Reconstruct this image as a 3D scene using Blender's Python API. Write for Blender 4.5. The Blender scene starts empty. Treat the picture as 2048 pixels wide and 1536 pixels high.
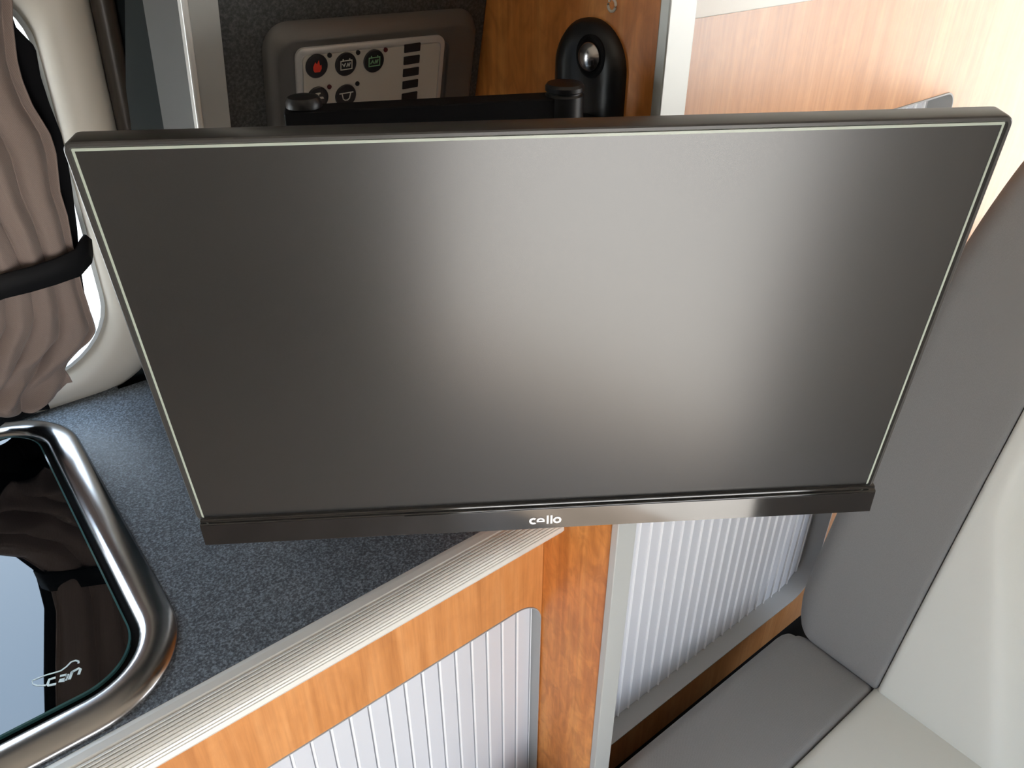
import bpy, bmesh, math, random
from mathutils import Vector, Matrix
random.seed(7)
S = bpy.context.scene
COL = S.collection
PI = math.pi

# ------------------------------------------------------------------ camera, world, exposure
# world axes: X along the van (towards the rear), Y towards the kitchen side wall, Z up
PSI = math.atan2(.62, .785); TH = math.atan2(1053, 1600)
FW = Vector((math.sin(PSI)*math.cos(TH), math.cos(PSI)*math.cos(TH), -math.sin(TH)))
RT = Vector((math.cos(PSI), -math.sin(PSI), 0)); DN = FW.cross(RT)
CAM = Vector((0, 0, 1.55))
cd = bpy.data.cameras.new('camera'); cam = bpy.data.objects.new('camera', cd); COL.objects.link(cam)
cd.sensor_width = 36; cd.lens = 36*1600/2048; cd.clip_start = .02
cam.location = CAM; cam.rotation_euler = (PI/2-TH, 0, -PSI)
S.camera = cam
S.view_settings.view_transform = 'Standard'; S.view_settings.look = 'None'
S.view_settings.gamma = 1; S.view_settings.use_curve_mapping = False
S.view_settings.exposure = 0.0

W = bpy.data.worlds.new('sky'); S.world = W; W.use_nodes = True
wn = W.node_tree.nodes; wl = W.node_tree.links
bg = wn['Background']; bg.inputs['Strength'].default_value = 7.5
tc = wn.new('ShaderNodeTexCoord'); sp = wn.new('ShaderNodeSeparateXYZ'); wl.new(tc.outputs['Generated'], sp.inputs[0])
cr = wn.new('ShaderNodeValToRGB'); wl.new(sp.outputs['Z'], cr.inputs[0])
cr.color_ramp.elements[0].position = 0.0; cr.color_ramp.elements[0].color = (.95, .97, 1, 1)
cr.color_ramp.elements[1].position = .7; cr.color_ramp.elements[1].color = (.62, .78, 1, 1)
wl.new(cr.outputs[0], bg.inputs['Color'])

def portal(name, loc, rot, sx, sy):
    l = bpy.data.lights.new(name, 'AREA'); l.shape = 'RECTANGLE'; l.size = sx; l.size_y = sy
    l.cycles.is_portal = True
    o = bpy.data.objects.new(name, l); COL.objects.link(o); o.location = loc; o.rotation_euler = rot
DOOR_X0, DOOR_X1, DOOR_Y, DOOR_Z = -.64, .27, -.80, 1.38
sl = bpy.data.lights.new('sun', 'SUN'); sl.energy = 24; sl.angle = .01; sl.color = (1, .93, .82)
so = bpy.data.objects.new('sun', sl); COL.objects.link(so)
so.rotation_euler = Vector((-.42, .10, -1)).to_track_quat('-Z', 'Y').to_euler()
portal('door_daylight', ((DOOR_X0+DOOR_X1)/2, DOOR_Y-.05, DOOR_Z/2), (PI/2, 0, 0), DOOR_X1-DOOR_X0, DOOR_Z)
portal('rear_daylight', (3.05, .0, 1.05), (0, PI/2, 0), 1.5, 1.3)
portal('side_fill_opening', (2.1, DOOR_Y-.05, 1.285), (PI/2, 0, 0), 1.4, .79)  # unseen side opening, added to wash the tall cabinet with light
portal('kitchen_window_daylight', (-.37, 1.09, 1.21), (-PI/2, 0, 0), 1.06, .48)

# ------------------------------------------------------------------ helpers
def ray(x, y): return RT*(x-1024) + DN*(y-768) + FW*1600
def on_plane(x, y, n, k):
    n = Vector(n); r = ray(x, y); return CAM + r*((k-CAM.dot(n))/r.dot(n))
def onX(x, y, a): return on_plane(x, y, (1, 0, 0), a)
def onY(x, y, a): return on_plane(x, y, (0, 1, 0), a)
def onZ(x, y, a): return on_plane(x, y, (0, 0, 1), a)

def mesh(name, bm, mat, parent=None, smooth=False, bevel=0, seg=2, angle=35, loc=None):
    bmesh.ops.remove_doubles(bm, verts=bm.verts, dist=1e-6)
    bmesh.ops.recalc_face_normals(bm, faces=bm.faces)
    me = bpy.data.meshes.new(name); bm.to_mesh(me); bm.free()
    if loc is not None: me.transform(Matrix.Translation(-Vector(loc)))
    me.materials.append(mat)
    o = bpy.data.objects.new(name, me); COL.objects.link(o)
    if loc is not None: o.location = loc
    if parent is not None: o.parent = parent
    if smooth or bevel:
        for p in me.polygons: p.use_smooth = True
        me.set_sharp_from_angle(angle=math.radians(angle))
    if bevel:
        b = o.modifiers.new('bevel', 'BEVEL'); b.width = bevel; b.segments = seg; b.limit_method = 'ANGLE'; b.angle_limit = math.radians(angle); b.harden_normals = True
    return o
def empty(name, loc=(0, 0, 0)):
    o = bpy.data.objects.new(name, None); COL.objects.link(o); o.location = loc; o.empty_display_size = .05
    return o
def tag(o, label=None, cat=None, group=None, kind=None):
    if label: o['label'] = label
    if cat: o['category'] = cat
    if group: o['group'] = group
    if kind: o['kind'] = kind
    return o
def thing(name, loc, label, cat, group=None): return tag(empty(name, loc), label, cat, group)
def part(name, bm, mat, parent, **kw):
    # geometry is given in world coordinates; parent is an unrotated Empty
    bmesh.ops.translate(bm, verts=bm.verts, vec=-parent_origin(parent))
    return mesh(name, bm, mat, parent, **kw)
def parent_origin(p):
    v = Vector((0, 0, 0))
    while p is not None: v += p.location; p = p.parent
    return v
def BM(): return bmesh.new()
def box(bm, lo, hi):
    v = [bm.verts.new((x, y, z)) for x in (lo[0], hi[0]) for y in (lo[1], hi[1]) for z in (lo[2], hi[2])]
    for f in ((0,1,3,2),(4,6,7,5),(0,4,5,1),(2,3,7,6),(0,2,6,4),(1,5,7,3)): bm.faces.new([v[i] for i in f])
    return bm
def rrect(x0, y0, x1, y1, r, n=8):
    rs = r if isinstance(r, (list, tuple)) else [r]*4
    out = []
    for (cx, cy, a, q) in ((x1, y1, 0, rs[0]), (x0, y1, 1, rs[1]), (x0, y0, 2, rs[2]), (x1, y0, 3, rs[3])):
        q = max(q, 1e-4)
        ccx = cx - q if cx == x1 else cx + q; ccy = cy - q if cy == y1 else cy + q
        for i in range(n+1):
            t = PI/2*(a + i/n); out.append((ccx+q*math.cos(t), ccy+q*math.sin(t)))
    return out
def loft(bm, loops, close=True, cap0=True, cap1=True):
    vl = [[bm.verts.new(p) for p in L] for L in loops]
    n = len(vl[0])
    for a, b in zip(vl, vl[1:]):
        for i in range(n if close else n-1):
            j = (i+1) % n
            try: bm.faces.new((a[i], a[j], b[j], b[i]))
            except ValueError: pass
    if cap0: bm.faces.new(vl[0][::-1])
    if cap1: bm.faces.new(vl[-1])
    return vl
def prism(bm, pts, d0, d1, fn):
    return loft(bm, [[fn(x, y, d0) for x, y in pts], [fn(x, y, d1) for x, y in pts]])
def holed(bm, rect, hole, n, d0, d1, fn):
    """rectangular board with a rounded opening; hole = rrect points (n per corner)"""
    x0, y0, x1, y1 = rect
    outer = []
    for c in ((x1, y1), (x0, y1), (x0, y0), (x1, y0)): outer += [c]*(n+1)
    A0 = [fn(x, y, d0) for x, y in outer]; A1 = [fn(x, y, d1) for x, y in outer]
    H0 = [fn(x, y, d0) for x, y in hole]; H1 = [fn(x, y, d1) for x, y in hole]
    m = len(hole)
    V = {}
    def vert(p):
        k = tuple(round(c, 7) for c in p)
        if k not in V: V[k] = bm.verts.new(p)
        return V[k]
    def face(ps):
        vs = []
        for p in ps:
            v = vert(p)
            if v not in vs: vs.append(v)
        if len(vs) > 2:
            try: bm.faces.new(vs)
            except ValueError: pass
    for i in range(m):
        j = (i+1) % m
        face((A0[i], A0[j], H0[j], H0[i])); face((A1[i], H1[i], H1[j], A1[j]))
        face((H0[i], H0[j], H1[j], H1[i])); face((A0[i], A1[i], A1[j], A0[j]))
    return bm
def tube(bm, pts, r, n=8, cap=True):
    pts = [Vector(p) for p in pts]; loops = []
    up = Vector((0, 0, 1))
    for i, p in enumerate(pts):
        t = (pts[min(i+1, len(pts)-1)] - pts[max(i-1, 0)]).normalized()
        a = t.cross(up)
        if a.length < 1e-3: a = t.cross(Vector((1, 0, 0)))
        a.normalize(); b = t.cross(a)
        rr = r[i] if isinstance(r, (list, tuple)) else r
        loops.append([p + (a*math.cos(2*PI*k/n) + b*math.sin(2*PI*k/n))*rr for k in range(n)])
    loft(bm, loops, True, cap, cap)
def cyl(bm, c, axis, r, h, n=32, prof=None):
    """turned body: axis unit vector, prof list of (radius, height)"""
    c = Vector(c); ax = Vector(axis).normalized()
    a = ax.cross(Vector((0, 0, 1)))
    if a.length < 1e-3: a = ax.cross(Vector((1, 0, 0)))
    a.normalize(); b = ax.cross(a)
    prof = prof or [(r, 0), (r, h)]
    loft(bm, [[c + ax*hh + (a*math.cos(2*PI*k/n)+b*math.sin(2*PI*k/n))*max(rr, 1e-5) for k in range(n)] for rr, hh in prof])
def lerp_tab(tab, z):
    tab = sorted(tab)
    if z <= tab[0][0]: return tab[0][1]
    for (a, va), (b, vb) in zip(tab, tab[1:]):
        if z <= b: return va + (vb-va)*(z-a)/(b-a)
    return tab[-1][1]

# ------------------------------------------------------------------ materials
def mat(name, col, rough=.5, metal=0, spec=.5, coat=0, coat_r=.1, ior=1.5, sheen=0):
    m = bpy.data.materials.new(name); m.use_nodes = True
    p = m.node_tree.nodes['Principled BSDF']
    p.inputs['Base Color'].default_value = (*col, 1); p.inputs['Roughness'].default_value = rough
    p.inputs['Metallic'].default_value = metal; p.inputs['Specular IOR Level'].default_value = spec
    p.inputs['IOR'].default_value = ior
    p.inputs['Coat Weight'].default_value = coat; p.inputs['Coat Roughness'].default_value = coat_r
    p.inputs['Sheen Weight'].default_value = sheen
    return m
def nodes(m): return m.node_tree.nodes, m.node_tree.links, m.node_tree.nodes['Principled BSDF']
def coords(m, scale, rot=(0, 0, 0)):
    n, l, p = nodes(m)
    t = n.new('ShaderNodeTexCoord'); mp = n.new('ShaderNodeMapping')
    mp.inputs['Scale'].default_value = scale; mp.inputs['Rotation'].default_value = rot
    l.new(t.outputs['Object'], mp.inputs[0]); return mp
def ramp(m, src, stops):
    n, l, p = nodes(m); r = n.new('ShaderNodeValToRGB'); e = r.color_ramp.elements
    while len(e) < len(stops): e.new(.5)
    for el, (pos, c) in zip(e, stops): el.position = pos; el.color = (*c, 1)
    l.new(src, r.inputs[0]); return r
def noise(m, mp, scale, detail=4, rough=.5, dist=0):
    n, l, p = nodes(m); t = n.new('ShaderNodeTexNoise')
    t.inputs['Scale'].default_value = scale; t.inputs['Detail'].default_value = detail
    t.inputs['Roughness'].default_value = rough; t.inputs['Distortion'].default_value = dist
    l.new(mp.outputs[0], t.inputs['Vector']); return t
def bump(m, src, strength, dist):
    n, l, p = nodes(m); b = n.new('ShaderNodeBump'); b.inputs['Strength'].default_value = strength
    b.inputs['Distance'].default_value = dist; l.new(src, b.inputs['Height']); l.new(b.outputs[0], p.inputs['Normal'])

def wood(name, dark, mid, light, rough=.38, spec=.5, ripple=0):
    m = mat(name, mid, rough, spec=spec)
    n, l, p = nodes(m)
    mp = coords(m, (1, 1, .08)); a = noise(m, mp, 34, 6, .6, .6)
    mp2 = coords(m, (1, 1, .035)); b = noise(m, mp2, 190, 3, .6, .2)
    ra = ramp(m, a.outputs[0], [(.3, dark), (.5, mid), (.72, light)])
    rb = ramp(m, b.outputs[0], [(.35, (.78, .74, .7)), (.6, (1, 1, 1))])
    mx = n.new('ShaderNodeMix'); mx.data_type = 'RGBA'; mx.blend_type = 'MULTIPLY'; mx.inputs['Factor'].default_value = .55
    l.new(ra.outputs[0], mx.inputs['A']); l.new(rb.outputs[0], mx.inputs['B'])
    out = mx.outputs['Result']
    if ripple:
        mp3 = coords(m, (1, 1, .55), (0, 0, 0)); mp3.inputs['Rotation'].default_value = (.8, .8, 0)
        c = noise(m, mp3, 48, 3, .5, 1.2)
        rc = ramp(m, c.outputs[0], [(.36, (.80, .74, .68)), (.62, (1.06, 1.06, 1.05))])
        mx2 = n.new('ShaderNodeMix'); mx2.data_type = 'RGBA'; mx2.blend_type = 'MULTIPLY'; mx2.inputs['Factor'].default_value = ripple
        l.new(out, mx2.inputs['A']); l.new(rc.outputs[0], mx2.inputs['B']); out = mx2.outputs['Result']
    l.new(out, p.inputs['Base Color'])
    return m
def speckle(name, c0, c1, c2, rough=.42, scale=420):
    m = mat(name, c1, rough)
    mp = coords(m, (1, 1, 1)); a = noise(m, mp, scale, 3, .6)
    r = ramp(m, a.outputs[0], [(.36, c0), (.5, c1), (.66, c2)])
    n, l, p = nodes(m); l.new(r.outputs[0], p.inputs['Base Color'])
    bump(m, a.outputs[0], .35, .0006)
    return m
def fabric(name, c, c2, scale=700, rough=.95, rot=(0, 0, .6), sheen=.15, bstr=.3):
    m = mat(name, c, rough, spec=.15, sheen=sheen)
    n, l, p = nodes(m)
    mp = coords(m, (1, 1, 1), rot); w = n.new('ShaderNodeTexWave'); w.inputs['Scale'].default_value = scale*.45
    w.inputs['Distortion'].default_value = 1.5; l.new(mp.outputs[0], w.inputs['Vector'])
    nz = noise(m, mp, scale, 3, .6)
    mx = n.new('ShaderNodeMix'); mx.data_type = 'FLOAT'; mx.inputs[0].default_value = .5
    l.new(w.outputs['Fac'], mx.inputs[2]); l.new(nz.outputs[0], mx.inputs[3])
    r = ramp(m, mx.outputs[0], [(.25, c), (.75, c2)]); l.new(r.outputs[0], p.inputs['Base Color'])
    bump(m, mx.outputs[0], bstr, .0008)
    return m

M = {}
M['wood'] = wood('cherry_wood', (.46, .175, .045), (.60, .25, .075), (.70, .33, .12), .42, ripple=.25)
M['wood_board'] = wood('cherry_wood_figured', (.58, .20, .04), (.72, .27, .065), (.84, .38, .11), .42, ripple=.9)
M['wood_tall'] = wood('cherry_wood_tall', (.50, .21, .06), (.58, .26, .09), (.66, .33, .13), .36, spec=.6, ripple=.3)
M['wood_tall'].node_tree.nodes['Principled BSDF'].inputs['Coat Weight'].default_value = .8
M['wood_tall'].node_tree.nodes['Principled BSDF'].inputs['Coat Roughness'].default_value = .25
M['wood_tall'].node_tree.nodes['Principled BSDF'].inputs['Coat IOR'].default_value = 1.5
M['worktop'] = speckle('worktop_granular', (.035, .04, .046), (.085, .098, .112), (.21, .24, .27), .42)
M['panel_dark'] = speckle('panel_dark_granular', (.03, .032, .032), (.050, .053, .052), (.085, .09, .088), .55)
M['alu'] = mat('anodised_aluminium', (.52, .53, .51), .40, .4)
M['alu_highlight'] = mat('corner_highlight_alu', (.85, .86, .84), .3, .3)
M['grey_side'] = mat('grey_laminate', (.075, .078, .075), .6)
M['alu_edge'] = mat('worktop_edge_alu', (.68, .66, .61), .42, .2)
M['frame_grey'] = mat('grey_plastic_frame', (.36, .37, .37), .35)
M['slat'] = mat('tambour_slat', (.60, .61, .64), .34, 0)
M['slat_highlight'] = mat('white_bead_highlight', (.86, .87, .88), .3)  # white colour puts the sky's highlight on the raised beads
M['chrome'] = mat('brushed_steel', (.46, .445, .44), .16, 1)
n_, l_, p_ = nodes(M['chrome']); _mp = coords(M['chrome'], (1, 1, 1)); _nz = noise(M['chrome'], _mp, 14, 3, .5, 1)
_r = ramp(M['chrome'], _nz.outputs[0], [(.35, (.20,)*3), (.75, (.25,)*3)]); l_.new(_r.outputs[0], p_.inputs['Roughness'])
M['black_glass'] = mat('black_glass', (.0012, .0014, .0016), .015, ior=1.7)
M['glass_edge'] = mat('glass_edge', (.05, .13, .13), .1)
M['print_white'] = mat('white_print', (.62, .72, .72), .4)
M['black'] = mat('satin_black', (.008, .008, .009), .4)
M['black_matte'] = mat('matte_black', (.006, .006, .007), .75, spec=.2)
M['tv_bezel'] = mat('tv_bezel', (.045, .043, .041), .34)
M['tv_gloss'] = mat('tv_gloss_chin', (.008, .008, .009), .07, spec=1)
M['screen'] = mat('lcd_matte', (.022, .022, .022), .25, ior=1.74)
M['screen_line'] = mat('screen_border', (.42, .47, .40), .3)
M['logo'] = mat('logo_silver', (.85, .83, .85), .35)
M['housing'] = mat('control_housing', (.13, .128, .125), .32, .25)
M['plate'] = mat('control_plate', (.58, .56, .51), .38, .1)
M['plate_rim'] = mat('control_plate_rim', (.60, .60, .60), .3, .3)
M['key'] = mat('key_black', (.018, .018, .021), .4)
M['icon_white'] = mat('icon_white', (.6, .62, .58), .5)
M['icon_green'] = mat('icon_green', (.22, .45, .25), .5)
M['icon_red'] = mat('icon_red', (.75, .05, .025), .5)
M['led_red'] = mat('led_dark_red', (.09, .015, .018), .3)
M['mould'] = mat('beige_moulding', (.60, .55, .47), .45)
M['mould_lip'] = mat('white_lip', (.75, .78, .78), .4)
M['gasket'] = mat('brown_gasket', (.055, .045, .036), .35)
M['felt'] = mat('dark_felt', (.02, .026, .027), .9, spec=.1)
M['curtain'] = fabric('curtain_taupe', (.25, .19, .165), (.31, .24, .21), 500, rot=(0, .3, 0))
M['lining'] = mat('blackout_lining', (.006, .006, .007), .8, spec=.1)
M['strap'] = mat('black_strap', (.008, .008, .009), .7, spec=.2)
M['seat_dark'] = fabric('seat_dark_grey', (.19, .19, .19), (.28, .28, .28), 900, rot=(.5, .3, .9))
M['seat_light'] = mat('seat_light_leatherette', (.66, .68, .64), .5, spec=.3)
_mp = coords(M['seat_light'], (1, 1, 1)); _nz = noise(M['seat_light'], _mp, 300, 3); bump(M['seat_light'], _nz.outputs[0], .15, .0006)
M['beige'] = mat('ceiling_beige', (.55, .50, .43), .8)
M['floor'] = mat('floor_vinyl', (.34, .27, .20), .45)
_mp = coords(M['floor'], (1, 1, 1)); _nz = noise(M['floor'], _mp, 9, 4)
_r = ramp(M['floor'], _nz.outputs[0], [(.35, (.27, .21, .15)), (.7, (.40, .32, .25))]); nodes(M['floor'])[1].new(_r.outputs[0], nodes(M['floor'])[2].inputs['Base Color'])
M['white'] = mat('white_laminate', (.86, .85, .80), .3)
M['paving'] = mat('paving', (.42, .39, .34), .9)
_mp = coords(M['paving'], (1, 1, 1)); _nz = noise(M['paving'], _mp, 3, 5)
_r = ramp(M['paving'], _nz.outputs[0], [(.35, (.52, .48, .43)), (.7, (.64, .60, .55))]); nodes(M['paving'])[1].new(_r.outputs[0], nodes(M['paving'])[2].inputs['Base Color'])

# ------------------------------------------------------------------ setting
ZT = .908           # worktop height
WK = 1.138          # side wall foot
LEAN = .22
def wall_y(z): return WK if z < ZT else WK - LEAN*(z-ZT)
def WP(x, z, d=0): return Vector((x, wall_y(z)-d, z))     # point on the inner side wall, d towards the room
def struct(name, bm, m, **kw): return tag(mesh(name, bm, m, **kw), kind='structure')
def cat_struct(o, label=None): return o

b = BM(); box(b, (-1.9, -.95, -.06), (3.2, 1.25, 0)); struct('floor', b, M['floor'])
b = BM(); box(b, (-1.9, -.95, 1.95), (3.2, 1.25, 2.0)); struct('ceiling', b, M['beige'])
HX0, HX1, HZ0, HZ1 = -.92, .1645, .947, 1.450
HR = [.07, .07, .07, .112]          # kitchen window opening
b = BM()
hole = rrect(HX0, HZ0, HX1, HZ1, HR, 8)
holed(b, (-1.9, ZT, 3.2, 1.95), hole, 8, 0, -.03, lambda x, z, d: WP(x, z, d))
struct('wall_left', b, M['felt'])
b = BM(); box(b, (-1.9, WK, 0), (3.2, WK+.03, ZT)); struct('trim_1', b, M['felt'])
b = BM()
box(b, (-1.9, DOOR_Y-.05, 0), (DOOR_X0, DOOR_Y, 1.95)); box(b, (DOOR_X1, DOOR_Y-.05, 0), (1.4, DOOR_Y, 1.95))
box(b, (1.4, DOOR_Y-.05, 0), (2.8, DOOR_Y, .89)); box(b, (1.4, DOOR_Y-.05, 1.68), (2.8, DOOR_Y, 1.95)); box(b, (2.8, DOOR_Y-.05, 0), (3.2, DOOR_Y, 1.95))
box(b, (DOOR_X0, DOOR_Y-.05, DOOR_Z), (DOOR_X1, DOOR_Y, 1.95))
struct('wall_right', b, M['beige'])
b = BM()
box(b, (-1.8, -.95, 0), (-1.75, 1.25, 1.95))
struct('wall_front', b, M['beige'])
b = BM()
for lo, hi in (((-.95, 0), (1.25, .4)), ((-.95, 1.75), (1.25, 1.95)), ((-.95, .4), (-.68, 1.75)), ((.68, .4), (1.25, 1.75))):
    box(b, (3.0, lo[0], lo[1]), (3.05, hi[0], hi[1]))
struct('wall_rear', b, M['beige'])
b = BM(); box(b, (-30, -30, -.55), (30, 30, -.45)); struct('ground', b, M['paving'])

# kitchen window: moulded surround with a white lip and a pane
win = tag(empty('window_1', (-.37, wall_y(.96), .96)), kind='structure')
OX0, OX1, OZ0, OZ1 = HX0-.06, .2295, .896, 1.62
b = BM()
def ring(ox0, oz0, ox1, oz1, r, d, n=10): return [WP(x, z, d) for x, z in rrect(ox0, oz0, ox1, oz1, r, n)]
loops = []
steps = [(0, .0), (.06, .012), (.2, .022), (.45, .027), (.72, .023), (.9, .012), (1.0, .0), (1.0, -.035)]
for t, d in steps:
    loops.append(ring(OX0+(HX0-OX0)*t, OZ0+(HZ0-OZ0)*t, OX1+(HX1-OX1)*t, OZ1+(HZ1-OZ1)*t, [.11-.04*t, .1, .1, .095+.01*t], d))
loft(b, loops, True, False, False)
part('surround', b, M['mould'], win, smooth=True, angle=60)
b = BM()
i0 = .0
def lr(o, d): return ring(HX0+o, HZ0+o, HX1-o, HZ1-o, [max(r-o, .01) for r in HR], d)
loops = [lr(-.004, .002), lr(-.002, .006), lr(.003, .006), lr(.005, -.002), lr(.005, -.03)]
loft(b, loops, True, False, False)
part('window_lip', b, M['mould_lip'], win, smooth=True, angle=50)
glass = bpy.data.materials.new('window_glass'); glass.use_nodes = True
gp = glass.node_tree.nodes['Principled BSDF']
gn, gl = glass.node_tree.nodes, glass.node_tree.links
tr = gn.new('ShaderNodeBsdfTransparent'); tr.inputs[0].default_value = (.92, .95, .96, 1)
gs = gn.new('ShaderNodeBsdfGlossy'); gs.inputs['Roughness'].default_value = .02
ms = gn.new('ShaderNodeMixShader'); ms.inputs[0].default_value = .05
gl.new(tr.outputs[0], ms.inputs[1]); gl.new(gs.outputs[0], ms.inputs[2]); gl.new(ms.outputs[0], gn['Material Output'].inputs[0]); gn.remove(gp)
b = BM()
loft(b, [lr(.002, -.022), lr(.002, -.026)])
part('pane', b, glass, win)
# unseen pane added to dim the light from the rear opening
tint = bpy.data.materials.new('light_dimming_glass'); tint.use_nodes = True
tn, tl = tint.node_tree.nodes, tint.node_tree.links
tt = tn.new('ShaderNodeBsdfTransparent'); tt.inputs[0].default_value = (.72, .71, .69, 1); tl.new(tt.outputs[0], tn['Material Output'].inputs[0])
b = BM(); box(b, (3.02, -.69, .39), (3.026, .69, 1.76)); struct('rear_dimming_pane', b, tint)
# dark rubber edge that runs up beside the surround
b = BM()
gl_pts = [WP(.2395, z, .012) for z in [ .98+.04*i for i in range(22)]]
tube(b, gl_pts, .0125, 12)
part('edge_rubber', b, M['gasket'], win, smooth=True, angle=60)

# ------------------------------------------------------------------ partition board with aluminium post
PX0, PX1 = .4815, .5075
pt = thing('partition_board', (.495, .75, 0), 'cherry wood partition at the end of the grey worktop, the bracket screwed to it, pale metal post on its front edge', 'partition')
b = BM(); box(b, (PX0, .4335, 0), (PX1, 1.0, 1.95)); part('board', b, M['wood_board'], pt)
b = BM(); box(b, (.4795, .4235, 0), (.5095, .4335, 1.95)); part('edge_post', b, M['alu'], pt, bevel=.0014)
# worn screw cap on the board
c = onX(1225, 10, PX0)
b = BM()
for k in range(14):
    a = 2*PI*k/14
tube(b, [c + Vector((-.0006, .0042*math.cos(a), .0045*math.sin(a))) for a in [PI*.35+2*PI*.86*k/16 for k in range(17)]], .0011, 6)
tube(b, [c + Vector((-.0006, .003, .002)), c + Vector((-.0006, .0035, .0085))], .0010, 6)
part('screw_mark', b, M['mould'], pt, smooth=True)

# ------------------------------------------------------------------ sloped side panel with control unit
def TY(z): return .6461 + .24*(1.441-z)
TN = Vector((0, -1, -.24)).normalized()          # out of the panel, into the room
def TP(x, z, d=0): return Vector((x, TY(z), z)) + TN*d
PL = 0.205
sp_ = thing('side_panel', (.34, .85, ZT), 'dark grey granular sloping panel behind the television that carries the control unit', 'panel')
b = BM(); pts = [(TY(ZT)+0, ZT), (1.07, ZT+.0), (.86, 1.365), (.772, 1.47), (.66, 1.93), (TY(1.93), 1.93)]
loft(b, [[Vector((x, y, z)) for y, z in pts] for x in (PL+.024, PX0-.001)])
part('board', b, M['panel_dark'], sp_)
b = BM(); loft(b, [[Vector((x, y+(.092 if i in (0, 5) else .001), z)) for i, (y, z) in enumerate(pts)] for x in (PL, PL+.0235)])
part('end_panel', b, M['felt'], sp_)
def strip(x0, x1, d0, d1, zb=ZT+.002, zt=1.93):
    b = BM(); loft(b, [[Vector((x, TY(z)+d, z)) for z, d in ((zb, d0), (zb, d1), (zt, d1), (zt, d0))] for x in (x0, x1)]); return b
part('edge_trim', strip(PL+.0022, PL+.0245, -.004, .004), M['alu'], sp_, bevel=.0006)
part('corner_highlight', strip(PL-.0030, PL+.0022, -.0065, .004), M['alu_highlight'], sp_, bevel=.0022, seg=3)  # pale strip, the corner's highlight put into its colour
part('side_trim', strip(PL-.0022, PL+.004, .0042, .088), M['grey_side'], sp_)

cu = thing('control_unit', TP(.37, 1.36), 'grey control unit with round black keys and small dark bars behind the bracket arm', 'control panel')
def crr(x0, z0, x1, z1, r, d, n=8): return [TP(x, z-.035*(x-.285), d) for x, z in rrect(x0, z0, x1, z1, r, n)]
ux0, ux1, uz0, uz1 = .262, .471, 1.268, 1.4425
b = BM()
loft(b, [crr(ux0, uz0, ux1, uz1, .022, 0), crr(ux0+.001, uz0+.001, ux1-.001, uz1-.001, .022, .003), crr(ux0+.0065, uz0+.007, ux1-.008, uz1-.0095, .018, .0115),
         crr(ux0+.009, uz0+.010, ux1-.011, uz1-.012, .016, .0122), crr(ux0+.022, uz0+.02, ux1-.036, uz1-.0215, .009, .0122), crr(ux0+.023, uz0+.021, ux1-.037, uz1-.0225, .009, .0100)])
part('housing', b, M['housing'], cu, smooth=True, angle=50)
px0, px1, pz0, pz1 = .2835, .4275, 1.288, 1.4265
b = BM()
loft(b, [crr(px0, pz0, px1, pz1, .008, .009), crr(px0, pz0, px1, pz1, .008, .0145), crr(px0+.0016, pz0+.0016, px1-.0016, pz1-.0016, .007, .0155), crr(px0+.0045, pz0+.0045, px1-.0045, pz1-.0045, .005, .0155), crr(px0+.0050, pz0+.005, px1-.005, pz1-.005, .005, .0146)])
part('plate_rim', b, M['plate_rim'], cu, smooth=True, angle=40)
b = BM()
loft(b, [crr(px0+.0056, pz0+.0056, px1-.0056, pz1-.0056, .0045, .0140), crr(px0+.0056, pz0+.0056, px1-.0056, pz1-.0056, .0045, .0156)])
plate = part('plate', b, M['plate'], cu)
DP = .0157
def onT(x, y, d=DP):
    n = Vector((0, 1, .24)); k = .6461+.24*1.441 + (TN*d).dot(n)
    p = on_plane(x, y, n, k); return p.x, (p - TN*d).z
SX = Vector((1, 0, 0)); SZ = Vector((0, -.24, 1)).normalized()
def icon(bm, x, z, pts, d):
    prism(bm, pts, d, d+.0004, lambda u, v, dd: TP(x, z, dd) + SX*u + SZ*v)
def stroke(bm, x, z, pts, w, d, closed=False):
    P = pts + ([pts[0]] if closed else [])
    for (x0, y0), (x1, y1) in zip(P, P[1:]):
        L = math.hypot(x1-x0, y1-y0); nx, ny = -(y1-y0)/L*w/2, (x1-x0)/L*w/2
        ex, ey = (x1-x0)/L*w/2, (y1-y0)/L*w/2
        icon(bm, x, z, [(x0-nx-ex, y0-ny-ey), (x1-nx+ex, y1-ny+ey), (x1+nx+ex, y1+ny+ey), (x0+nx-ex, y0+ny-ey)], d)
KEYS = [(633, 132), (691, 128), (747, 121.5), (635, 196), (691, 191), (746, 186)]
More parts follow.
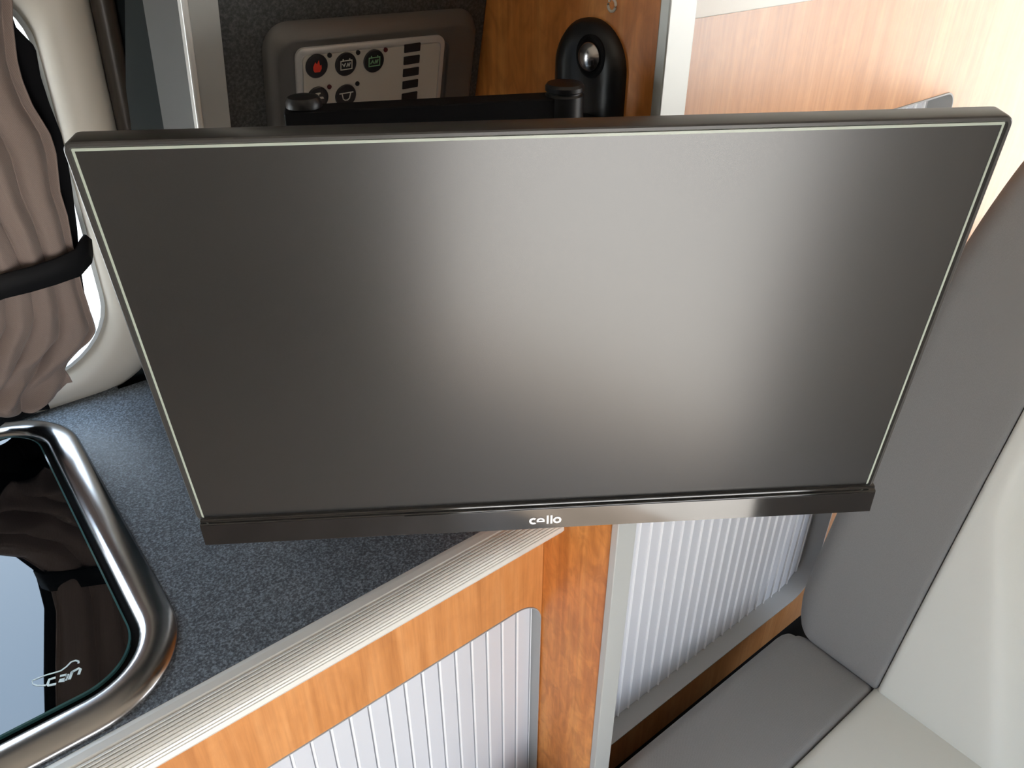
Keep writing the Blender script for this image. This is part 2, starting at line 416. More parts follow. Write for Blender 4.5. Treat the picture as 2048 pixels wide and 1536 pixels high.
for i, (kx, ky) in enumerate(KEYS):
    x, z = onT(kx, ky)
    if i == 5: break
    b = BM(); cyl(b, TP(x, z, DP-.0004), TN, .0098, .002, 36, [(.0098, 0), (.0098, .0012), (.0092, .0017)])
    k = part('key', b, M['key'], cu, smooth=True)
    b = BM(); dk = DP+.0014
    if i == 0:
        icon(b, x, z, [(-.0025, -.0045), (.0022, -.0045), (.0038, -.002), (.0036, .001), (.0022, .0005), (.0014, .0052), (-.0004, .002), (-.0018, .004), (-.0036, .0005), (-.0036, -.0025)], dk)
        mt = M['icon_red']
    elif i in (1, 2):
        stroke(b, x, z, [(-.0052, -.0038), (.0052, -.0038), (.0052, .0034), (-.0052, .0034)], .0007, dk, True)
        stroke(b, x, z, [(-.0036, .0008), (-.0022, -.001), (-.001, .0012)] if i == 1 else [(-.0036, -.0015), (-.0018, .001), (-.001, -.001)], .0008, dk)
        stroke(b, x, z, [(.0004, -.0015), (.0014, .0010), (.0024, -.0014), (.0034, .0012)], .0008, dk)
        stroke(b, x, z, [(-.003, .0034), (-.003, .0046)], .0009, dk); stroke(b, x, z, [(.003, .0034), (.003, .0046)], .0009, dk)
        mt = M['icon_white'] if i == 1 else M['icon_green']
    elif i == 3:
        icon(b, x, z, [(-.0025, .0052), (.002, .0052), (.002, .004), (.0006, .0038), (.0006, .0014), (.0042, .0012), (.0052, -.0004), (.0036, -.0004), (-.003, -.0004), (-.003, .001), (-.0008, .0016), (-.0008, .0038), (-.0025, .004)], dk)
        mt = M['icon_white']
    else:
        stroke(b, x, z, [(-.0062, .003), (.0062, .003)], .0008, dk)
        stroke(b, x, z, [(-.0042, .003), (-.003, -.002), (-.0012, -.0034), (.0012, -.0034), (.003, -.002), (.0042, .003)], .0008, dk)
        mt = M['icon_white']
    part('key_symbol', b, mt, k)
for (kx, ky, red) in ((659, 110.5, 0), (716, 105, 0), (771, 99.5, 1), (658.5, 173.5, 1), (714.5, 167, 0)):
    x, z = onT(kx, ky)
    b = BM(); cyl(b, TP(x, z, DP-.0004), TN, .002, .001, 16)
    part('indicator_lamp', b, M['led_red'] if red else M['key'], cu)
for k in range(6):
    x, z = onT(824.5-1.45*k, 95.2+24.3*k)
    b = BM(); prism(b, rrect(-.0082, -.0036, .0082, .0036, .0006, 3), DP-.0003, DP+.0005, lambda u, v, d: TP(x, z, d)+SX*u+SZ*v)
    part('level_bar', b, M['key'], cu)

# ------------------------------------------------------------------ worktop
wt = thing('worktop', (-.4, .83, ZT-.03), 'dark grey granular kitchen worktop under the window with a ribbed pale metal front edge', 'worktop')
sx0, sx1, sy0, sy1, sr = -.66, .0735, .553, 1.117, .10
b = BM()
box(b, (-1.3, .548, .870), (PX0-.001, 1.0, ZT))
box(b, (-1.3, 1.0, .870), (.150, WK-.001, ZT)); box(b, (.150, 1.0, .870), (.27, 1.108, ZT))
part('top', b, M['worktop'], wt)
b = BM()
prof = [(.548, ZT-.0004), (.5425, ZT+.0006), (.5350, ZT+.0002)]
nr = 10
def nose(t):      # quarter-round nose of the profile, t 0..1
    a = t*PI/2*.93; return .5330-.0250*math.sin(a)-.0002, ZT-.0005-.0210*(1-math.cos(a))
for k in range(nr):
    for f, dd in ((.06, .0011), (.26, 0), (.72, 0), (.92, .0011)):
        t = (k+f)/nr; y, z = nose(t); a = t*PI/2*.93
        prof.append((y+dd*math.sin(a), z-dd*math.cos(a)))
prof += [(.5085, ZT-.024), (.5120, ZT-.030), (.5290, ZT-.034), (.548, ZT-.036)]
loft(b, [[Vector((x, y, z)) for y, z in prof] for x in (-1.3, .5035 if False else PX0-.001)])
part('edge_trim', b, M['alu_edge'], wt)

# ------------------------------------------------------------------ sink / hob with black glass lid
sk = thing('hob_with_lid', (-.29, .82, ZT), 'steel framed hob with a shiny black glass lid set in the dark worktop', 'hob')
b = BM()
def srr(o, z, n=14): return [Vector((x, y, z)) for x, y in rrect(sx0+o, sy0+o, sx1-o, sy1-o, max(sr-o, .01), n)]
loft(b, [srr(0, ZT-.004), srr(.0, ZT+.0015), srr(.0010, ZT+.0030), srr(.0035, ZT+.0055), srr(.008, ZT+.0078), srr(.015, ZT+.0100), srr(.022, ZT+.0115), srr(.0275, ZT+.0117), srr(.0315, ZT+.0105), srr(.0345, ZT+.0080), srr(.0365, ZT+.004), srr(.040, ZT-.004)], True, False, False)
part('frame', b, M['chrome'], sk, smooth=True, angle=70)
b = BM(); loft(b, [srr(.0375, ZT-.003), srr(.0375, ZT+.0005)]); part('well', b, M['black_matte'], sk)
b = BM(); loft(b, [srr(.0440, ZT+.001), srr(.0440, ZT+.0062), srr(.0447, ZT+.0070)], True, True, True)
lid = part('glass_lid', b, M['black_glass'], sk, smooth=True, angle=30)
b = BM(); loft(b, [srr(.0428, ZT+.0035), srr(.0428, ZT+.0068), srr(.0446, ZT+.0073), srr(.0446, ZT+.0035)], True, False, False)
part('lid_edge', b, M['glass_edge'], lid)
# printed lettering and swoosh on the lid
ZL = ZT+.0071
b = BM()
def lstroke(px, w0, w1=None):
    P = [onZ(x, y, ZL) for x, y in px]; w1 = w1 or w0; n = len(P)
    L, R = [], []
    for i, p in enumerate(P):
        t = (P[min(i+1, n-1)]-P[max(i-1, 0)]); t.z = 0; t.normalize(); s = Vector((-t.y, t.x, 0))
        w = (w0+(w1-w0)*i/(n-1))/2; L.append(p+s*w); R.append(p-s*w)
    for i in range(n-1):
        q = [L[i], L[i+1], R[i+1], R[i]]
        lo = [b.verts.new(v) for v in q]; hi = [b.verts.new(v+Vector((0, 0, .0003))) for v in q]
        b.faces.new(hi); b.faces.new(lo[::-1])
        for a in range(4): b.faces.new((lo[a], lo[(a+1) % 4], hi[(a+1) % 4], hi[a]))
def Z4(p): return (80+p[0]/5.12, 1240+p[1]/5.12)
def zs(pts): return [Z4(p) for p in pts]
lstroke(zs([(-80, 620), (-30, 600), (60, 565), (150, 540), (215, 520), (270, 480), (320, 430), (365, 415), (395, 425), (395, 445)]), .0012, .0018)
lstroke(zs([(-80, 620), (-75, 655), (-30, 672), (60, 670)]), .0008, .0016)
lstroke(zs([(165, 655), (85, 672), (78, 660), (95, 610), (160, 590)]), .0024)          # c
lstroke(zs([(205, 575), (270, 560), (280, 575), (262, 600), (205, 615), (195, 630), (255, 622)]), .0022)   # a
lstroke(zs([(285, 555), (262, 622)]), .0026)
lstroke(zs([(300, 610), (330, 530)]), .0026)                                                                 # n
lstroke(zs([(325, 535), (400, 495), (415, 505), (395, 560)]), .0024)
part('lid_print', b, M['print_white'], lid)

# ------------------------------------------------------------------ kitchen cabinet with tambour door
YK = .545
def FK(x, z, d): return Vector((x, YK+d, z))
kc = thing('kitchen_cabinet', (-.1, .8, 0), 'cherry wood cabinet under the worktop with a pale slatted roller shutter', 'cabinet')
kh = rrect(-.55, .12, .4795, .7385, [.042, .03, .03, .03], 8)
b = BM(); holed(b, (-1.3, 0, PX0-.001, .8695), kh, 8, 0, .018, FK)
part('face_panel', b, M['wood'], kc)
b = BM()
def krr(o, d, x0=-.55, z0=.12, x1=.4795, z1=.7385, f=FK): return [f(x, z, d) for x, z in rrect(x0+o, z0+o, x1-o, z1-o, [.042-o, .03-o, .03-o, .03-o], 8)]
loft(b, [krr(-.0006, .001), krr(.0002, -.0012), krr(.0012, -.0012), krr(.0016, .001), krr(.0018, .026), krr(-.0006, .026)], True, False, False)
kf = part('shutter_frame', b, M['frame_grey'], kc, smooth=True, angle=40)
GROOVED = ((0, .0030), (.0009, .0030), (.0010, -.0012), (.0016, -.0022), (.0036, -.0022), (.0042, -.0014), (.0045, 0))
BEADED = ((0, .0), (.0005, -.0024), (.0010, -.0030), (.0024, -.0030), (.0030, -.0024), (.0032, -.0010), (.0033, .0022), (.0040, .0022), (.0041, 0))
def tambour(bm, x0, x1, z0, z1, y, pitch, phase, section=GROOVED):
    """slatted shutter: flat slats with a small raised bead between them"""
    prof = []
    x = phase
    while x > x0: x -= pitch
    prof_pts = []
    while x < x1 + pitch:
        for dx, dy in section + ((pitch-.0002, .0),):
            if x0 <= x+dx <= x1: prof_pts.append((x+dx, y+dy))
        x += pitch
    prof_pts = [(x0, y)] + prof_pts + [(x1, y)]
    vt = [bm.verts.new((a, c, z1)) for a, c in prof_pts]; vb = [bm.verts.new((a, c, z0)) for a, c in prof_pts]
    for i in range(len(vt)-1):
        fc = bm.faces.new((vb[i], vb[i+1], vt[i+1], vt[i]))
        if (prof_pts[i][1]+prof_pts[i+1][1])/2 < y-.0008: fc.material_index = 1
    bt = [bm.verts.new((a, y+.006, z1)) for a in (x0, x1)]; bb = [bm.verts.new((a, y+.006, z0)) for a in (x0, x1)]
    bm.faces.new((bb[1], bb[0], bt[0], bt[1]))
    bm.faces.new(vt + [bt[1], bt[0]]); bm.faces.new([bb[0], bb[1]] + vb[::-1])
    bm.faces.new((vb[0], vt[0], bt[0], bb[0])); bm.faces.new((vb[-1], bb[1], bt[1], vt[-1]))
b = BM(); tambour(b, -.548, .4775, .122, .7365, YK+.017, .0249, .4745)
part('roller_shutter', b, M['slat'], kc).data.materials.append(M['slat_highlight'])
b = BM(); box(b, (-1.28, YK+.03, .0), (PX0-.002, 1.1, .86)); part('carcass', b, M['black_matte'], kc)

# ------------------------------------------------------------------ tall cabinet beyond the partition
YW = .50
def FW_(x, z, d): return Vector((x, YW+d, z))
tcab = thing('tall_cabinet', (1.1, .8, 0), 'tall pale-lit cherry wood cabinet beside the seat with a long slatted shutter', 'cabinet')
tx0, tx1, tz0, tz1 = .575, 1.1475, .345, 1.2915
RR = [.022, .03, .03, .062]
b = BM(); holed(b, (PX1+.0005, .262, 2.4, 1.432), rrect(tx0, tz0, tx1, tz1, RR, 8), 8, 0, .018, FW_)
part('face_panel', b, M['wood_tall'], tcab)
def trr(o, d): return [FW_(x, z, d) for x, z in rrect(tx0+o, tz0+o, tx1-o, tz1-o, [max(r-o, .001) for r in RR], 8)]
b = BM()
loft(b, [trr(-.0005, .001), trr(.0, -.0016), trr(.002, -.0016), trr(.0026, .001), trr(.0028, .040), trr(-.0005, .040)], True, False, False)
part('shutter_frame', b, M['frame_grey'], tcab, smooth=True, angle=40)
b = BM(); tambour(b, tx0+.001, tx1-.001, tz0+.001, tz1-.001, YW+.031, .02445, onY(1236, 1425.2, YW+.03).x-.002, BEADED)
part('roller_shutter', b, M['slat'], tcab).data.materials.append(M['slat_highlight'])
b = BM(); box(b, (PX1+.0005, YW-.012, 1.434), (2.4, YW+.02, 1.948)); part('header_board', b, M['white'], tcab, bevel=.001)
b = BM(); box(b, (PX1+.0005, YW+.003, .0), (2.4, YW+.018, .2615)); part('black_lower_board', b, M['black_matte'], tcab)  # black board below the wood face
b = BM(); box(b, (PX1+.0005, YW+.045, .0), (2.39, .95, 1.9)); part('carcass', b, M['black_matte'], tcab)

# ------------------------------------------------------------------ television
TVW, TVH = .5355, .3245
U = Vector((.8224, -.5680, .0099)).normalized(); V = Vector((-.0573, -.0615, .9969)); V = (V - U*V.dot(U)).normalized()
N = U.cross(V)
TV0 = Vector((.07903, .49082, 1.41771))     # upper left corner of the display glass
tv = thing('television', (0, 0, 0), 'flat black television with a grey matte screen on a swivel arm over the worktop', 'television')
base = TV0 + U*.2665 - V*.3205
tv.matrix_world = Matrix.Translation(base) @ Matrix((U, -N, V)).transposed().to_4x4()
def L(u, v, d=0): return Vector((u-.2665, d, v+.3205))       # d > 0 goes back into the set
def trect(u0, v0, u1, v1, r, d, n=6): return [L(x, y, d) for x, y in rrect(u0, v0, u1, v1, r, n)]
uL, uR, vB, vT = -.0030, .5330, -.2975, .0036
b = BM()
loft(b, [trect(uL+.001, vB, uR-.001, vT-.001, .005, .018), trect(uL, vB, uR, vT, .006, .015), trect(uL, vB, uR, vT, .006, .0025), trect(uL+.0004, vB+.0004, uR-.0004, vT-.0004, .0055, .0008), trect(uL+.0012, vB+.001, uR-.0012, vT-.0012, .005, .0),
         trect(uL+.0030, vB+.001, uR-.0030, vT-.0030, .003, .0), trect(uL+.0036, vB+.001, uR-.0036, vT-.0038, .002, .0012), trect(uL+.0040, vB+.001, uR-.0040, vT-.0046, .0015, .0030)], True, True, False)
mesh('bezel', b, M['tv_bezel'], tv, smooth=True, angle=30)
b = BM()
i = [uL+.0039, uR-.0039, vT-.0045]
w = .0014
prism(b, [(i[0], -.297), (i[0]+w, -.297), (i[0]+w, i[2]-.0017), (i[1]-w, i[2]-.0017), (i[1]-w, -.297), (i[1], -.297), (i[1], i[2]), (i[0], i[2])], .0020, .0032, L)
mesh('screen_border', b, M['screen_line'], tv)
b = BM()
prism(b, [(i[0]+w, -.2965), (i[1]-w, -.2965), (i[1]-w, i[2]-.0017), (i[0]+w, i[2]-.0017)], .0023, .0060, L)
mesh('screen', b, M['screen'], tv)
# chin: sloped glossy strip
b = BM()
cu0, cu1 = -.0008, .5346
prof = [(-.2968, .004), (-.2970, .0006), (-.2976, -.0002), (-.2988, -.0006), (-.2992, -.0026), (-.2998, -.0032), (-.3200, -.0052), (-.3212, -.0042), (-.3212, .016), (-.2968, .016)]
ex = [0, 0, 0, 0, 0, 0, .0012, .0014, .0014, 0]
loft(b, [[L(cu0 - (0), v, d) for (v, d), e in zip(prof, ex)], [L(cu1 + 0, v, d) for (v, d), e in zip(prof, ex)]])
chin = mesh('lower_strip', b, M['tv_gloss'], tv, bevel=.0004, seg=2, angle=20)
# thin raised plate, its slanted end shaped to stand in for a reflection
def CH(u, v, k):   # point on the strip's face, k outward
    t = (-.2998-v)/(.3200-.2998)
    return L(u, v, -.0032-.0020*t-k)
b = BM()
prism(b, [(.1565, -.3002), (.1745, -.3203), (cu1-.0004, -.3203), (cu1-.0004, -.3002)], 0, .0006, CH)
mesh('reflection_plate', b, M['tv_gloss'], tv, bevel=.00025, seg=1, angle=20)
b = BM()
def arc(cx, cy, r, a0, a1, w, n=16, k=.0006):
    for i in range(n):
        t0 = math.radians(a0+(a1-a0)*i/n); t1 = math.radians(a0+(a1-a0)*(i+1)/n)
        q = [(cx+(r-w/2)*math.cos(t0), cy+(r-w/2)*math.sin(t0)), (cx+(r+w/2)*math.cos(t0), cy+(r+w/2)*math.sin(t0)), (cx+(r+w/2)*math.cos(t1), cy+(r+w/2)*math.sin(t1)), (cx+(r-w/2)*math.cos(t1), cy+(r-w/2)*math.sin(t1))]
        prism(b, q, k, k+.0004, CH)
def rect(x0, y0, x1, y1, k=.0006): prism(b, [(x0, y0), (x1, y0), (x1, y1), (x0, y1)], k, k+.0004, CH)
lx, lz = .2552, -.3118
arc(lx+.0028, lz, .0025, 50, 310, .0017)                                   # c
arc(lx+.0086, lz-.0002, .0025, 0, 180, .0015); rect(lx+.0054, lz-.0012, lx+.0118, lz-.0001)     # e, set high
rect(lx+.0134, lz-.0034, lx+.0150, lz+.0052); rect(lx+.0164, lz-.0034, lx+.0180, lz+.0052)      # l l
arc(lx+.0218, lz, .0025, 0, 360, .0017, 24)                                # o
mesh('brand_lettering', b, M['logo'], tv)
b = BM()
loft(b, [trect(.012, -.288, .518, -.006, .01, .018), trect(.016, -.284, .514, -.010, .01, .022), trect(.06, -.26, .47, -.05, .02, .048), trect(.07, -.25, .46, -.06, .02, .05)])
mesh('rear_housing', b, M['black'], tv, smooth=True, angle=40)

# ------------------------------------------------------------------ swivel bracket
br = thing('television_bracket', (PX0, .505, 1.30), 'black metal swivel bracket with shiny bolt cap on the wood partition, reaching behind the television', 'bracket')
EL = Vector((.2490, .5600, 0)); HJ = Vector((.4240, .4720, 0))
def FP(y, z, d): return Vector((PX0-d, y, z))
b = BM()
def obr(cy, w, z0, z1, d, n=10): return [FP(y, z, d) for y, z in rrect(cy-w, z0, cy+w, z1, [w*.98, w*.98, .006, .006], n)]
loft(b, [obr(.503, .0395, 1.19, 1.4435, 0), obr(.503, .0395, 1.19, 1.4435, .004), obr(.503, .036, 1.192, 1.440, .009), obr(.503, .030, 1.195, 1.434, .012), obr(.503, .019, 1.2, 1.428, .0125), obr(.503, .0165, 1.205, 1.4255, .0105)])
part('wall_plate', b, M['black'], br, smooth=True, angle=45)
b = BM(); bc = onX(1181, 113, PX0-.012)
cyl(b, bc, (-1, 0, 0), .015, .004, 32, [(.0165, -.002), (.0165, .0005), (.0145, .0015), (.0130, .0005)])
part('bolt_recess', b, M['black_matte'], br, smooth=True)
b = BM()
cyl(b, bc, (-1, 0, 0), .012, .004, 32, [(.0118, .0), (.0118, .0012), (.0108, .0036), (.0082, .0060), (.0045, .0074), (.001, .0078)])
part('bolt_cap', b, M['chrome'], br, smooth=True, angle=70)
b = BM()
box(b, (.4300, .460, 1.20), (.479, .500, 1.372)); part('hinge_block', b, M['black'], br, bevel=.004, seg=3)
b = BM(); cyl(b, (HJ.x, HJ.y, 1.20), (0, 0, 1), .02, .19, 32, [(.0150, 0), (.0150, .1985), (.0138, .2000), (.0138, .2010), (.0150, .2020), (.0150, .2050), (.0135, .2070), (.0080, .2075)])
part('hinge_pin', b, M['black'], br, smooth=True)
def bar(bm, p, q, hw, z0, z1, e0=0, e1=0):
    t = (q-p).normalized(); s = Vector((-t.y, t.x, 0))
    p = p-t*e0; q = q+t*e1
    loft(bm, [[Vector((v.x, v.y, z)) for v in (p+s*hw, p-s*hw, q-s*hw, q+s*hw)] for z in (z0, z1)])
b = BM(); bar(b, HJ, EL, .011, 1.345, 1.3985, -.010, .013); part('arm', b, M['black_matte'], br, bevel=.0015)
b = BM(); cyl(b, (EL.x+.002, EL.y+.001, 1.25), (0, 0, 1), .02, .1, 32, [(.0100, 0), (.0100, .1487), (.0130, .1490), (.0130, .1525), (.011, .1560), (.005, .1575)])
part('elbow_pin', b, M['black'], br, smooth=True)
# second arm down to the back of the set and the mounting plate
back = tv.matrix_world @ Vector((0, .058, .17))
b = BM(); bar(b, EL, Vector((back.x, back.y, 0)), .014, 1.275, 1.322, -.012, .0); part('arm', b, M['black_matte'], br, bevel=.0015)
b = BM()
mm = tv.matrix_world
loft(b, [[mm @ Vector((x, d, z)) for x, z in rrect(-.055, .115, .055, .225, .008, 4)] for d in (.0505, .0575)])
part('mounting_plate', b, M['black'], br)
b = BM(); cyl(b, (.462, .452, 1.20), (0, 0, 1), .02, .1, 24, [(.012, 0), (.016, .02), (.016, .165), (.013, .174), (.004, .178)])
part('clamp_knob', b, M['black'], br, smooth=True)

# ------------------------------------------------------------------ curtain
CL = .060
def CP(px): 
    n = Vector((0, 1, LEAN)); k = WK + LEAN*ZT - CL
    return on_plane(px[0], px[1], n, k)
brown_R = [(20, -20), (20, 39), (29, 117), (39, 156), (59, 205), (94, 262), (106, 300), (114, 377), (129, 425), (140, 485), (152, 535), (160, 570), (170, 600), (182, 640), (190, 668), (180, 695), (162, 730), (136, 764)]
lin_R = [(22, 20), (35, 57), (74, 97), (84, 156), (102, 211), (125, 270), (138, 325), (147, 380), (158, 466), (163, 526), (171, 582), (176, 619)]
tabR = [(CP(p).z, CP(p).x) for p in brown_R]; tabN = [(CP(p).z, CP(p).x) for p in lin_R]
tabL = [(.93, -.24), (.98, -.19), (1.03, -.10), (1.08, -.04), (1.12, -.022), (1.18, -.03), (1.28, -.065), (1.39, -.10), (1.46, -.125)]
zs_bot = [(CP(p).x, CP(p).z) for p in ((-40, 820), (20, 814), (57, 802), (88, 789), (104, 785), (125, 766))]
cz0, cz1 = .945, 1.47
def curtain_surface(bm, xl, xr, off, amp, nf, nu=170, nv=120, seed=0, wrinkle=1.0, zlow=None):
    g = []
    for j in range(nv+1):
        t = j/nv; row = []
        for i in range(nu+1):
            s = i/nu
            z = (zlow or cz0) + (cz1-(zlow or cz0))*t
            x = xl(z) + (xr(z)-xl(z))*s
            if t < .3 and wrinkle:
                zb = lerp_tab(zs_bot, x)+.004
                z = z + (zb-cz0)*(1-t/.3)
            tie = math.exp(-((z-1.133)/.05)**2)
            low = max(0, min(1, (1.07-z)/.10))
            ph = 2*PI*nf*(s**1.25) + .35*math.sin(9*z+s*3) + wrinkle*low*(1.6*math.sin(3.1*s*PI+z*38)+1.0*math.sin(z*70+s*5))
            A = amp*(1-.45*tie)
            d = A*(1.9*abs(math.sin(ph/2))**.75 - 1.0 + .12*math.sin(ph*1.7+1))
            d += wrinkle*low*(.014*math.sin(z*58+s*17+1.8*math.sin(s*9+z*20)) + .006*math.sin(z*120-s*22))
            d += .006*math.sin(s*PI)
            y = wall_y(z) - CL - off - d - .010*low*wrinkle
            row.append(Vector((x + .004*low*wrinkle*math.sin(z*60), y, z)))
        g.append(row)
    vs = [[bm.verts.new(p) for p in r] for r in g]
    for a, c in zip(vs, vs[1:]):
        for i in range(nu): bm.faces.new((a[i], a[i+1], c[i+1], c[i]))
cz = thing('curtain', (.02, 1.06, .95), 'gathered taupe curtain with black lining hanging at the window, tied with a strap', 'curtain')
b = BM(); curtain_surface(b, lambda z: lerp_tab(tabL, z), lambda z: lerp_tab(tabR, z), .010, .0085, 5.2)
o = part('cloth', b, M['curtain'], cz, smooth=True, angle=180)
sm = o.modifiers.new('thickness', 'SOLIDIFY'); sm.thickness = .0014; sm.offset = 0
b = BM(); curtain_surface(b, lambda z: lerp_tab(tabL, z)-.012, lambda z: lerp_tab(tabN, z) if z > 1.03 else min(lerp_tab(tabN, z), lerp_tab(tabR, z)-(.022 if z > .97 else .030)), -.010, .0045, 6.4, 110, 90, 3, 0, .928)  # low black hem blocks the sky and stands in for shade under the cloth
o = part('lining', b, M['lining'], cz, smooth=True, angle=180)
sm = o.modifiers.new('thickness', 'SOLIDIFY'); sm.thickness = .0012; sm.offset = 0

# strap round the curtain
stp = []
def SPt(px, d): p = CP(px); return p + Vector((0, -d, 0))
top = [(-60, 541), (0, 529), (50, 517), (100, 502), (142, 487), (156, 474), (168, 467)]
bot = [(-60, 593), (0, 577), (50, 565), (100, 552), (150, 539), (166, 531), (180, 523)]
dep = [.026, .030, .030, .028, .022, .012, .004]
fr = [(SPt(a, d), SPt(c, d)) for a, c, d in zip(top, bot, dep)]
# close the loop round the right end, along the back and round the left end
e0, e1 = fr[-1]
wr = e0.lerp(e1, .5)
tail = [(SPt((184, 482), -.006), SPt((187, 512), -.006)), (SPt((186, 492), -.014), SPt((187, 506), -.014))]
zl0, zl1 = 1.112, 1.146
lft = [(-.026, .010), (-.034, -.004), (-.028, -.018)]
loop = []
for x, d in lft[::-1]: loop.append((Vector((x, wall_y(1.13)-CL-d, zl1)), Vector((x, wall_y(1.13)-CL-d, zl0))))
loop += fr[0:0]
full = loop + fr[1:] + tail
b = BM()
th = .0016
def vv(p): return b.verts.new(p)
rows = [[vv(a), vv(c)] for a, c in full]
backs = [[Vector((x, wall_y(1.13)-CL+.018, zl1+.002)), Vector((x, wall_y(1.13)-CL+.018, zl0+.002))] for x in (.12, .05)]
rows += [[vv(p[0]), vv(p[1])] for p in backs]
for i in range(len(rows)):
    a, c = rows[i], rows[(i+1) % len(rows)]
    b.faces.new((a[0], c[0], c[1], a[1]))
o = mesh('curtain_tie', b, M['strap'], None, smooth=True, angle=180, loc=(.06, 1.05, 1.12))
sm = o.modifiers.new('thickness', 'SOLIDIFY'); sm.thickness = .003; sm.offset = 0
tag(o, 'wide black strap tied round the taupe curtain', 'curtain tie')

# ------------------------------------------------------------------ seat
st = thing('seat', (1.0, .12, 0), 'grey upholstered seat with dark outer bolsters and light inner panels beside the tall cabinet', 'seat')
ZS = .42
def grid_solid(bm, f, nu, nv, back):
    """closed cushion: front surface f(s,t), back offset vector function back(p)"""
    F = [[bm.verts.new(f(i/nu, j/nv)) for i in range(nu+1)] for j in range(nv+1)]
    B = [[bm.verts.new(back(i/nu, j/nv)) for i in range(nu+1)] for j in range(nv+1)]
    for j in range(nv):
        for i in range(nu):
            bm.faces.new((F[j][i], F[j][i+1], F[j+1][i+1], F[j+1][i])); bm.faces.new((B[j][i], B[j+1][i], B[j+1][i+1], B[j][i+1]))
    for j in range(nv):
        bm.faces.new((F[j][0], F[j+1][0], B[j+1][0], B[j][0])); bm.faces.new((F[j][nu], B[j][nu], B[j+1][nu], F[j+1][nu]))
    for i in range(nu):
        bm.faces.new((F[0][i], B[0][i], B[0][i+1], F[0][i+1])); bm.faces.new((F[nv][i], F[nv][i+1], B[nv][i+1], B[nv][i]))
def edge_round(t, r, w):    # drop near the ends of 0..w
    if t < r: return r - math.sqrt(max(0, r*r-(r-t)**2))
    if t > w-r: return r - math.sqrt(max(0, r*r-(t-(w-r))**2))
    return 0
def dist_lin(n, r, w):
    """parameter list dense near the two ends"""
    return [w*(.5-.5*math.cos(PI*i/n)) for i in range(n+1)]
# seat cushion: bolster y .277-.437 (dark), centre y -.30-.277 (light)
def seat_piece(name, x0, x1, y0, y1, ztop, r_x, r_l, r_r, matl, crown=.006, zb=.30, tilt=0):
    b = BM(); nu, nv = 40, 36
    xs = dist_lin(nu, .04, x1-x0); ys = dist_lin(nv, .04, y1-y0)
    def f(s, t):
        X = xs[round(s*nu)]; Y = ys[round(t*nv)]
        dx = edge_round(X, r_x, x1-x0)
        dy = 0
        if Y < r_l: dy = r_l - math.sqrt(max(0, r_l**2-(r_l-Y)**2))
        elif Y > (y1-y0)-r_r: q = Y-((y1-y0)-r_r); dy = r_r - math.sqrt(max(0, r_r**2-q*q))
        z = ztop - dx - dy + crown*math.sin(PI*X/(x1-x0))*math.sin(PI*min(1, max(0, Y/(y1-y0)))) + tilt*(X-(x1-x0))
        # plan rounding of the rear corner
        return Vector((x0+X, y0+Y, max(z, zb+.002)))
    grid_solid(b, f, nu, nv, lambda s, t: Vector((x0+xs[round(s*nu)], y0+ys[round(t*nv)], zb)))
    return part(name, b, matl, st, smooth=True, angle=180)
def sculpt(o, fn):
    for v in o.data.vertices: v.co = fn(v.co + parent_origin(o.parent)) - parent_origin(o.parent)
def plan_corner(x1, y1, rad):
    """pull the plan corner at (x1, y1) into an arc"""
    def fn(p):
        cx, cy = x1-rad, y1-rad
        if p.x > cx and p.y > cy:
            u, v = (p.x-cx)/rad, (p.y-cy)/rad
            m = max(u, v); h = math.hypot(u, v)
            if h > 1e-6: return Vector((cx+u*m/h*rad, cy+v*m/h*rad, p.z))
        return p
    return fn
o = seat_piece('seat_bolster', .35, .985, .2775, .441, ZS, .03, .010, .022, M['seat_dark'], .004)
sculpt(o, plan_corner(.985, .441, .045))
o = seat_piece('seat_panel', .30, 1.03, -.12, .2765, ZS+.001, .028, .02, .012, M['seat_light'], .005)
b = BM(); box(b, (.36, -.60, 0), (1.30, .43, .298)); part('seat_base', b, M['black_matte'], st)
o = seat_piece('seat_bolster', .30, .985, -.60, -.121, ZS, .03, .03, .01, M['seat_dark'], .004)

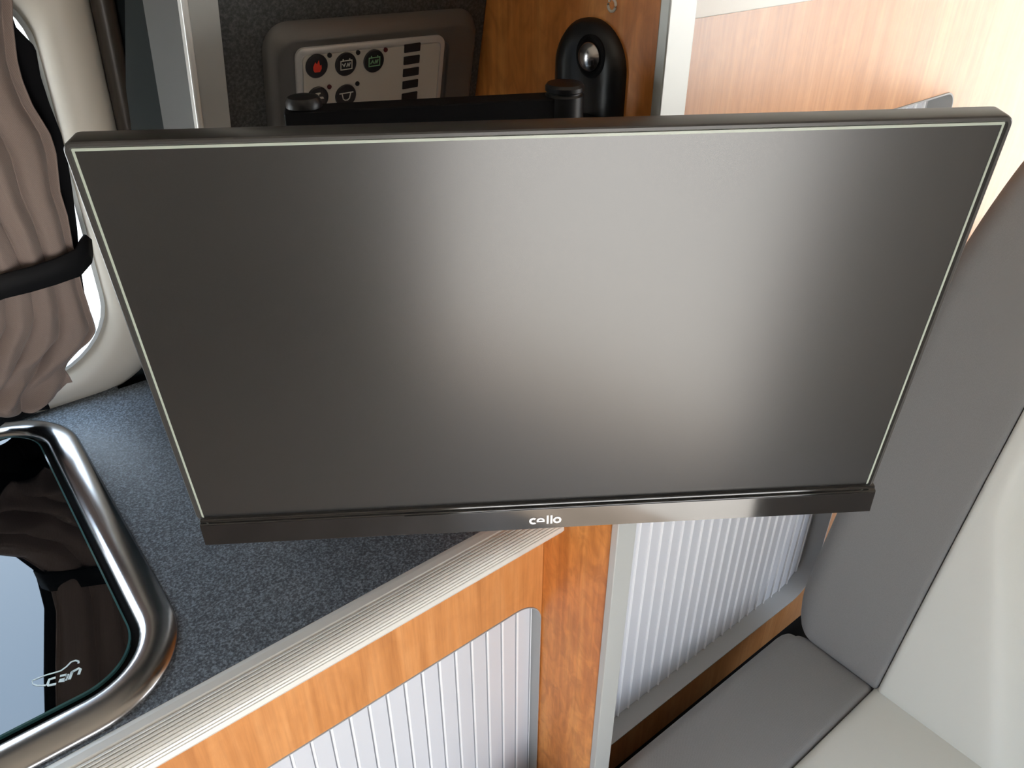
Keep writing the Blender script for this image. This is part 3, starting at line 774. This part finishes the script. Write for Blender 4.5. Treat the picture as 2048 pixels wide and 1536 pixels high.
# backrest: leans back, front face x = .965 + .3 (z - .42)
def BX(z): return .966 + .30*(z-.42)
def back_piece(name, y0, y1, z0, z1, matl, prof, r_t, r_b, thick=.11, bulge=.01):
    b = BM(); nu, nv = 36, 50
    ys = dist_lin(nu, .03, y1-y0); zs2 = dist_lin(nv, .04, z1-z0)
    def f(s, t):
        Y = ys[round(s*nu)]; Z = zs2[round(t*nv)]
        dz = 0
        if Z < r_b: dz = r_b - math.sqrt(max(0, r_b**2-(r_b-Z)**2))
        elif Z > (z1-z0)-r_t: q = Z-((z1-z0)-r_t); dz = r_t - math.sqrt(max(0, r_t**2-q*q))
        x = BX(z0+Z) + dz + prof(y0+Y, z0+Z) - bulge*math.sin(PI*min(1, Z/(z1-z0)))
        return Vector((x, y0+Y, z0+Z))
    grid_solid(b, f, nu, nv, lambda s, t: Vector((BX(z0+zs2[round(t*nv)])+thick, y0+ys[round(s*nu)], z0+zs2[round(t*nv)])))
    return part(name, b, matl, st, smooth=True, angle=180)
def roundr(y, y1, r): 
    q = y-(y1-r)
    return 0 if q <= 0 else r - math.sqrt(max(0, r*r-q*q))
def roundl(y, y0, r):
    q = (y0+r)-y
    return 0 if q <= 0 else r - math.sqrt(max(0, r*r-q*q))
ysc = lambda p: p
def bol_prof(y, z): return roundr(y, .452, .045) + roundl(y, .2715, .008)
o = back_piece('backrest_bolster', .2715, .452, .405, 1.25, M['seat_dark'], bol_prof, .06, .03)
def narrow(p):
    # the outer side rounds over towards the top and towards the foot
    k = max(0, (p.z-.95)/.30); w = .045*k*k + .028*max(0, (.50-p.z)/.095)**2
    t = (p.y-.2715)/(.452-.2715)
    return Vector((p.x, p.y-w*t, p.z))
sculpt(o, narrow)
def pan_prof2(y, z):
    base = roundr(y, .2705, .008)
    ye = .247 - max(0, .79-z)*.44
    t = max(0, min(1, (ye-y)/.05)); t = t*t*(3-2*t)
    return base + .05*t
o = back_piece('backrest_panel', -.12, .2705, .408, 1.2, M['seat_light'], pan_prof2, .05, .02)
